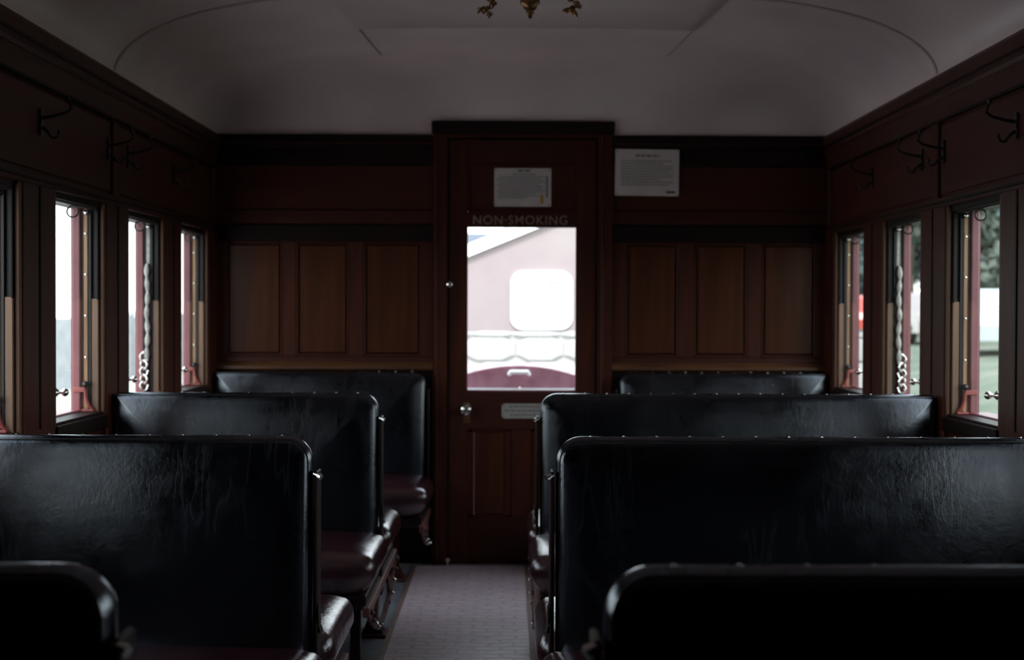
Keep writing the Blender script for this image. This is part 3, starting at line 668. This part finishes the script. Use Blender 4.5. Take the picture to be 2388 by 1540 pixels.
def bench(name, label, s, xa, xw, yc, faces=(-1, 1), knob=True, group='fixed leather benches either side of the aisle'):
    """s: +1 right of aisle; xa aisle-side edge, xw wall-side edge; faces: where the cushions lie (-1 towards camera)"""
    r = empty(name, ((xa+xw)/2, yc, 0)); O = Vector(r.location)
    tag(r, label, 'bench', group)
    x0, x1 = min(xa, xw)-O.x, max(xa, xw)-O.x
    d = -s            # towards the aisle
    A = xa-O.x        # aisle edge
    double = len(faces) == 2
    ins = 0.004
    b0, b1 = (x0+0.004, x1) if s > 0 else (x0, x1-0.004)
    rl_, rr2_ = (0.055, 0.018) if s > 0 else (0.018, 0.055)
    bo = backrest(b0, b1, 0.24, 0.860, rl_, rr2_)
    bo.build('backrest', 'leather', r, ang=60)
    # piping on both faces
    for fy in (-1, 1):
        pts = [p_ for p_ in rounded_outline(b0, b1, 0.24, 0.860, rl_, rr2_, 0.008)]
        up = [p_ for p_ in pts if p_[1] > 0.3]
        k = [(x, fy*0.0245*(1+1.4*(0.86-z)/0.62), z) for x, z in up]
        k = [(k[0][0], k[0][1]*1.3, 0.26)] + k + [(k[-1][0], k[-1][1]*1.3, 0.26)]
        MB().tube(k, 0.003, 8).build('piping', 'piping', r)
    # upholstery nails along the top
    st = MB(); x = b0+0.075
    while x < b1-0.06: st.ball((x, 0.0, 0.8603), 0.0026, 5, (1, 1, 0.6)); x += 0.072
    tag(st.build('upholstery_nails', 'chrome', r), kind='stuff')
    # wooden end strip at the aisle edge, a cap grip and a hinge plate
    e = MB(); e.box((A+d*0.000, -0.030, 0.20), (A+d*0.010, 0.030, 0.785), 0.003); e.build('end_strip', 'wood_dark', r)
    if knob:
        c = MB(); c.tube([(A+d*0.002, -0.024, 0.779), (A+d*0.015, -0.030, 0.774)], [0.0055, 0.0055], 10); c.tube([(A+d*0.012, -0.029, 0.775), (A+d*0.018, -0.032, 0.772)], [0.0075, 0.007], 10)
        c.build('end_cap', 'chrome', r)
        c = MB(); c.lathe([(0.016, 0), (0.016, 0.002), (0.010, 0.004)], axis='x', seg=12); c.v = [(d*v[0]+A+d*0.011, v[1]-0.018, v[2]*1.5+0.475) for v in c.v]
        c.tube([(A+d*0.012, -0.018, 0.450), (A+d*0.016, -0.018, 0.435)], 0.006, 6); c.build('hinge_plate', 'iron', r)
    # cushions
    ov = 0.034
    cx0, cx1 = (x0, x1+ov) if s < 0 else (x0-ov, x1)
    for f_ in faces:
        ya, yb = (f_*0.046, f_*0.500); ya, yb = min(ya, yb), max(ya, yb)
        cu = cushion(cx0, cx1, ya, yb, 0.285, 0.412); cu.build('cushion', 'cushion', r, ang=80)
        wv = MB(); q = 0.262; xi0, xi1 = cx0+0.03, cx1-0.03
        wv.box((xi0, min(f_*0.06, f_*0.47), 0.250), (xi1, max(f_*0.06, f_*0.47), 0.292), 0.003); wv.build('seat_board', 'wood_dark', r)
    ym = 0.49 if double else 0.0
    ya, yb = (-0.49, 0.49) if double else ((-0.49, 0.02) if faces[0] < 0 else (-0.02, 0.49))
    for xx in (A+d*0.006, (xw-O.x)-d*-0.06*1 if False else (x0+0.06 if s < 0 else x1-0.06)):
        rl = MB(); rl.box((xx-0.010, ya, 0.232), (xx+0.010, yb, 0.262), 0.003); rl.build('side_rail', 'rediron', r)
    xx = A+d*0.010
    legs = [f_*0.27 for f_ in faces]
    for ly in legs:
        for lx in (A-d*(0.048 if double else 0.118), (x0+0.10 if s < 0 else x1-0.10)):
            lg = MB()
            zs_ = [0.246, 0.20, 0.12, 0.06, 0.025, 0.0]; hw = [0.020, 0.016, 0.015, 0.017, 0.030, 0.045]; hd = [0.026, 0.018, 0.016, 0.020, 0.034, 0.052]
            vs = []
            for z, a_, b_ in zip(zs_, hw, hd): vs += [(lx-a_, ly-b_, z), (lx+a_, ly-b_, z), (lx+a_, ly+b_, z), (lx-a_, ly+b_, z)]
            fs = [(i*4+k, i*4+(k+1) % 4, (i+1)*4+(k+1) % 4, (i+1)*4+k) for i in range(5) for k in range(4)] + [(0, 1, 2, 3), (23, 22, 21, 20)]
            lg.add(vs, fs); lo = lg.build('leg', 'wood_dark' if double else 'wood', r)
            ft = MB(); ft.box((lx-0.048, ly-0.058, 0.0), (lx+0.048, ly+0.058, 0.012), 0.003); ft.build('foot', 'rediron', lo)
    # iron stay under the aisle edge, with bolts
    br_ = MB()
    for f_ in faces:
        br_.tube([(xx, f_*0.47, 0.240), (xx, f_*0.40, 0.205), (xx, f_*0.25, 0.150), (xx, f_*0.06, 0.120)], [0.008, 0.008, 0.009, 0.009], 6)
        br_.tube([(xx, f_*0.25, 0.150), (xx, f_*0.16, 0.236)], 0.007, 6); br_.tube([(xx, f_*0.40, 0.205), (xx, f_*0.33, 0.236)], 0.007, 6)
    br_.tube([(xx, -0.07 if faces[0] < 0 else 0, 0.120), (xx, 0.07 if double else 0.0, 0.120)], 0.009, 6)
    br_.build('stay', 'rediron', r)
    for f_ in faces:
        for by, bz in ((0.44, 0.236), (0.40, 0.205), (0.33, 0.180), (0.25, 0.150), (0.16, 0.136)):
            bl = MB().lathe([(0.009, 0), (0.009, 0.006), (0.005, 0.009), (0.003, 0.012)], axis='x', seg=8); bl.v = [(d*v[0], v[1], v[2]) for v in bl.v]
            o = bl.build('bolt', 'chrome' if by < 0.4 else 'iron', r); o.location = (xx+d*0.006, f_*by, bz)
    return r
XL, XR = -0.475, 0.045
bench('double_bench', 'black leather double bench left of the aisle, nearest the camera, cut by the photo edge', -1, XL, -W+0.008, 1.46)
bench('double_bench', 'black leather double bench right of the aisle, nearest the camera, lowest and darkest', 1, XR, W-0.008, 1.46)
bench('double_bench', 'black leather double bench left of the aisle, second from the camera', -1, XL, -W+0.008, 2.94)
bench('double_bench', 'long black leather double bench right of the aisle, second from the camera, with scuffed back', 1, XR, W-0.008, 2.94)
bench('double_bench', 'black leather double bench left of the aisle, third from the camera', -1, XL, -W+0.008, 4.43)
bench('double_bench', 'black leather double bench right of the aisle, third from the camera, overlapping the door', 1, XR, W-0.008, 4.43)
bench('end_bench', 'black leather bench against the end wall left of the door, with dark red seat', -1, -0.410, -W+0.008, 5.925, faces=(-1,), knob=False, group='single benches against the end wall')
bench('end_bench', 'black leather bench against the end wall right of the door', 1, 0.425, W-0.008, 5.925, faces=(-1,), knob=False, group='single benches against the end wall')

# door stop on the floor at the left foot of the door
o = MB().lathe([(0.014, 0), (0.014, 0.004), (0.006, 0.008), (0.006, 0.016), (0.012, 0.020), (0.013, 0.028), (0.008, 0.033), (0.002, 0.034)], seg=14).build('door_stop', 'chrome')
o.location = (-0.320, YE-0.055, 0.006); tag(o, 'small shiny metal door stop on the floor at the left foot of the door', 'door stop')

# ------------------------------------------------------------------ outside: end platform of the carriage
pf = empty('end_platform', (0, YE+0.55, 0)); tag(pf, 'maroon end platform of the carriage with curved top apron behind the door glass', 'platform')
o = MB().box((-1.35, -0.45, -0.10), (1.35, 0.50, -0.03)).build('deck', 'platform', pf)
R0 = 1.9; pts = []
hw = 0.46; top = 0.832
arc = [(x, top-(x*x)/(2*0.88)) for x in [hw*(-1+2*i/32) for i in range(33)]]
poly = [(hw, -0.03)] + [(x, z) for x, z in arc[::-1]] + [(-hw, -0.03)]
ap = MB(); ap.prism(poly, 0.42, 0.445, 'y'); ap.build('apron', 'platform', pf, smooth=False)
ap = MB(); ap.tube([(x, 0.432, z+0.004) for x, z in arc], 0.008, 8); ap.build('apron_rim', 'platform', pf)
o = MB().tube([(-0.050, 0.40, 0.800), (-0.046, 0.38, 0.812), (0.046, 0.38, 0.812), (0.050, 0.40, 0.800)], 0.011, 8).build('handle', 'whitepaint', pf)
o = MB().tube([(0.0, 0.412, 0.70), (0.006, 0.412, 0.735)], 0.006, 6).build('latch', 'chrome', pf)
o = MB().box((-0.46, 0.36, 0.702), (0.46, 0.46, 0.728), 0.004).build('shelf_rail', 'stone', pf); o['label'] = 'pale rail across the apron'

# ------------------------------------------------------------------ outside: ground, building, wall, fence, trees, cars
gd = MB(); 
xs = [-150, -40, -12, -4, 1.8, 3.0, 5.0, 7.0, 8.5, 10.0, 14, 30, 150]; zx = [-1.15]*5+[-1.1, -0.75, -0.25, 0.05, 0.18, 0.22, 0.5, 2.0]
ysg = [-60, -10, 0, 10, 20, 40, 80, 200]
for y in ysg:
    for x, z in zip(xs, zx): gd.v.append((x, y, z))
nx = len(xs)
left = MB(); right = MB()
for j in range(len(ysg)-1):
    for i in range(nx-1):
        q = [(j*nx+i), (j*nx+i+1), ((j+1)*nx+i+1), ((j+1)*nx+i)]
        (left if i < 4 else right).add([gd.v[k] for k in q], [(0, 1, 2, 3)])
tag(left.build('gravel_ground', 'ground'), 'pale gravel yard on the left outside the carriage and beyond the end door', 'ground', kind='structure')
tag(right.build('grass_bank', 'grass'), 'green grass bank rising on the right outside the carriage', 'grass', kind='structure')

# pinkish building with a gable, beyond the end door
B = empty('gabled_building', (1.9, 14.2, -1.15)); tag(B, 'pinkish rendered building with white gable boards seen through the end door', 'building')
ex0, ex1 = -2.42, 1.45; apx, apz = 0.4, 3.97; ez = apz-(apx-ex0)*0.41; ez1 = apz-(ex1-apx)*0.41
poly = [(ex0, 0), (ex1, 0), (ex1, ez1), (apx, apz), (ex0, ez)]
MB().prism(poly, 0.0, 5.0, 'y').build('walls', 'pink', B, smooth=False)
def slab(xa, za, xb, zb, y0_, y1_, t, dz_): 
    return MB().prism([(xa, za+dz_), (xb, zb+dz_), (xb, zb+dz_+t), (xa, za+dz_+t)], y0_, y1_, 'y')
oz = 0.41*0.25
slab(ex0-0.25, ez-oz, apx, apz, -0.03, 5.1, 0.04, 0.10).build('roof_slope', 'roof', B, smooth=False)
slab(ex1+0.25, ez1-oz, apx, apz, -0.03, 5.1, 0.04, 0.10).build('roof_slope', 'roof', B, smooth=False)
slab(ex0-0.25, ez-oz, apx, apz, -0.06, -0.01, 0.13, 0.0).build('gable_board', 'whitepaint', B, smooth=False)
slab(ex1+0.25, ez1-oz, apx, apz, -0.06, -0.01, 0.13, 0.0).build('gable_board', 'whitepaint', B, smooth=False)
# white rounded window on the gable wall
wn_ = MB().prism(rrect(0.64, 0.61, 0.12, 8), -0.03, 0.0, 'y').build('window', 'whitepaint', B, smooth=False); wn_.location = (0.29-1.9, 0.0, 1.226+1.15)
wn_['label'] = 'white blinded window with rounded corners'
MB().box((0.06, -0.036, 0.17), (0.20, -0.03, 0.20)).build('window_catch', 'pink', wn_, smooth=False)

# slate-roofed shed farther off
SH = empty('shed', (-2.4, 40, -1.15)); tag(SH, 'distant shed with lavender grey slate roof, left of the gable', 'shed')
MB().box((-2.0, 0, 0), (1.85, 4, 3.9)).build('walls', 'fence', SH)
MB().prism([(-0.25, 3.85), (2.0, 4.62), (4.25, 3.85)], -2.2, 2.05, 'x').build('roof', 'roof', SH, smooth=False)

# whitewashed rubble wall in front of the building
SW = empty('rubble_wall', (0.4, 12.6, -1.15)); tag(SW, 'low whitewashed rubble stone wall in front of the pinkish building', 'wall')
MB().box((-3.2, 0.03, 0), (3.2, 0.40, 2.06)).build('core', 'stone', SW)
rd = random.Random(5); z = 0.0; row = 0
while z < 2.04:
    h = rd.uniform(0.19, 0.27); h = min(h, 2.08-z)
    x = -3.2 + rd.uniform(0, 0.2)
    while x < 3.2:
        wd = rd.uniform(0.34, 0.60); q = 0.005
        a, b = x+q, min(x+wd-q, 3.2)
        if b-a > 0.06 and (z > 1.3 or row % 2 == 0 or True):
            mbs = MB(); cxs, czs = (a+b)/2, z+h/2; hw_, hh_ = (b-a)/2, h/2-q; pts = []
            for i in range(8):
                an = 2*pi*i/8+0.39; rr2 = 1.0+rd.uniform(-0.04, 0.06)
                pts.append((max(-1, min(1, cos(an)*1.35*rr2))*hw_, max(-1, min(1, sin(an)*1.35*rr2))*hh_))
            n_ = 8
            vs = [(px, 0.05, pz) for px, pz in pts]+[(px, 0.012, pz) for px, pz in pts]+[(px*0.86, -0.006, pz*0.86) for px, pz in pts]
            fs = [(i, (i+1) % 8, (i+1) % 8+8, i+8) for i in range(8)]+[(i+8, (i+1) % 8+8, (i+1) % 8+16, i+16) for i in range(8)]+[tuple(range(16, 24)), tuple(range(7, -1, -1))]
            mbs.add(vs, fs); o = mbs.build('stone', 'stone', SW); o.location = (cxs, 0.0, czs)
        x += wd
    z += h; row += 1

# grey board fence on the left
F = empty('board_fence', (-12, 40, -1.15)); tag(F, 'long low grey board fence far off on the left', 'fence')
for i in range(24):
    y = -22+i*2.5
    BX('board_panel', (-0.03, y+0.05, 0.05), (0.03, y+2.45, 2.02+0.05*sin(i*1.7)), 'fence', F)
    BX('post', (-0.08, y-0.05, 0), (0.08, y+0.05, 2.15), 'fence', F)

# trees: crown of leaf quads on a branching trunk
def tree_mesh(seed, leafmat, n_=4200, rx=2.2, rz=2.6, h=6.0):
    rd = random.Random(seed); cr = MB(); blobs = []
    for i in range(11):
        a = rd.uniform(0, 2*pi); q = rd.uniform(0.2, 1)*rx
        blobs.append((q*cos(a), q*sin(a), h-rz+rd.uniform(-0.7, 1.0)*rz, rd.uniform(0.8, 1.5)))
    for i in range(n_):
        bx_, by_, bz_, br2 = blobs[i % len(blobs)]
        v = Vector((rd.gauss(0, 1), rd.gauss(0, 1), rd.gauss(0, 1))).normalized()*br2*rd.uniform(0.75, 1.05)
        c = Vector((bx_, by_, bz_))+v; u = Vector((rd.gauss(0, 1), rd.gauss(0, 1), rd.gauss(0, 1))).normalized()
        t = u.cross(v).normalized() if u.cross(v).length > 1e-3 else Vector((1, 0, 0)); sz = rd.uniform(0.16, 0.30)
        cr.add([c-u*sz, c+t*sz*0.5, c+u*sz, c-t*sz*0.5], [(0, 1, 2, 3)])
    tr_ = MB(); tr_.tube([(0, 0, 0), (0.08, 0.02, 1.2), (-0.05, 0.05, h*0.45), (0.1, 0, h*0.75)], [0.22, 0.17, 0.13, 0.06], 8)
    for b in blobs[:6]: tr_.tube([(0, 0, h*0.33), (b[0]*0.5, b[1]*0.5, (h*0.33+b[2])/2), (b[0], b[1], b[2])], [0.10, 0.06, 0.03], 6)
    return cr, tr_
protos = []
for i, (lm, h) in enumerate((('leaf', 7.5), ('leaf2', 6.0))):
    cr, tk = tree_mesh(10+i, lm, h=h, rx=2.4, rz=2.4+0.8*(i == 0))
    r = empty('tree', (0, 0, 0)); k_ = cr.build('foliage', lm, r, smooth=False); k_['kind'] = 'stuff'; tk.build('trunk', 'bark', r); protos.append(r)
FR, BK = 16.4, 23.6
spots = [(FR, 27.5, 1), (FR, 34.5, 0), (FR, 41.5, 0), (FR, 48.5, 1), (FR, 55.5, 0), (FR, 62.5, 0), (BK, 45.0, 0), (BK, 52.0, 0), (BK, 59.0, 1), (BK, 66.0, 0), (BK, 73.0, 0)]
ords = ['nearest', 'second', 'third', 'fourth', 'fifth', 'farthest']; nf = {FR: 0, BK: 0}
for i, (x, y, kind) in enumerate(spots):
    src = protos[kind]; first = 'label' not in src
    t = src if first else copy_tree(src)
    t.location = (x, y, 0.1); t.rotation_euler = (0, 0, i*1.3); sc = (0.90, 0.96)[x == BK]; t.scale = (sc, sc, sc*1.05)
    tag(t, ('dark blue green tree, ' if kind == 0 else 'paler olive tree, ')+ords[nf[x]]+(' in the front row behind the cars on the right' if x == FR else ' in the back row behind the cars on the right'), 'tree', 'trees above the grass bank on the right'); nf[x] += 1

# parked cars on the bank
def car(name, label, loc, rz, paint, L=4.2, Wd=1.65):
    r = empty(name, loc, rz=rz); tag(r, label, 'car')
    prof = [(-L/2, 0.30), (-L/2, 0.62), (-L/2+0.10, 0.82), (-L/2+0.85, 0.88), (-L/2+1.25, 1.32), (-L/2+1.55, 1.40), (L/2-1.75, 1.40), (L/2-1.15, 0.92), (L/2-0.15, 0.76), (L/2, 0.60), (L/2, 0.30)]
    n_ = len(prof); b = MB(); loops = []
    for yy, k in ((-1, 0.0), (-0.86, 0.06), (0.86, 0.06), (1, 0.0)):
        for (x, z) in prof:
            tuck = 0.16 if (z > 0.9 and abs(yy) == 1) else 0.0
            b.v.append((x, (Wd/2-tuck)*yy*(1 if abs(yy) == 1 else 0.9), z - (0.05 if abs(yy) == 1 and z > 0.7 else 0)))
    for j in range(3):
        for i in range(n_): b.f.append((j*n_+i, j*n_+(i+1) % n_, (j+1)*n_+(i+1) % n_, (j+1)*n_+i))
    b.f.append(tuple(range(n_))); b.f.append(tuple(3*n_+i for i in range(n_-1, -1, -1)))
    b.build('body', paint, r, ang=25)
    for yy in (-1, 1):
        for xa, xb in ((-L/2+1.30, -0.35), (-0.27, L/2-1.60)):
            MB().prism([(xa+0.02, 0.90), (xb+0.16*(xb > 0), 0.90), (xb-0.08*(xb > 0), 1.28), (xa+0.20*(xa < -0.5), 1.28)], yy*(Wd/2-0.155), yy*(Wd/2-0.11), 'y').build('side_window', 'glassdark', r, smooth=False)
        for xx in (-L/2+0.80, L/2-0.85):
            w2 = MB().lathe([(0.30, -0.09), (0.31, -0.05), (0.31, 0.05), (0.30, 0.09), (0.18, 0.095), (0.16, 0.08)], axis='y', seg=16).build('wheel', 'tyre', r); w2.location = (xx, yy*(Wd/2-0.08), 0.31)
        for xx, m_ in ((L/2-0.03, 'whitepaint'), (-L/2+0.03, 'carred')):
            MB().box((xx-0.04, yy*0.62-0.14, 0.56), (xx+0.04, yy*0.62+0.14, 0.70), 0.01).build('lamp', m_, r)
    MB().add([(L/2-1.70, -0.66, 1.375), (L/2-1.70, 0.66, 1.375), (L/2-1.20, 0.74, 0.985), (L/2-1.20, -0.74, 0.985), (L/2-1.66, -0.66, 1.40), (L/2-1.66, 0.66, 1.40), (L/2-1.15, 0.74, 0.995), (L/2-1.15, -0.74, 0.995)],
             [(0, 1, 2, 3), (4, 7, 6, 5), (0, 4, 5, 1), (2, 6, 7, 3), (0, 3, 7, 4), (1, 5, 6, 2)]).build('windscreen', 'glassdark', r, smooth=False)
    return r
car('parked_car', 'silver white car parked above the grass, seen through the nearest right window', (10.7, 30.0, 0.20), R(70), 'carwhite')
car('parked_car', 'cream car parked further off, seen through the middle right window', (11.5, 38.2, 0.22), R(95), 'carpale')
car('parked_car', 'red car parked farthest off, seen through the right window nearest the end wall', (11.9, 46.0, 0.22), R(80), 'carred')
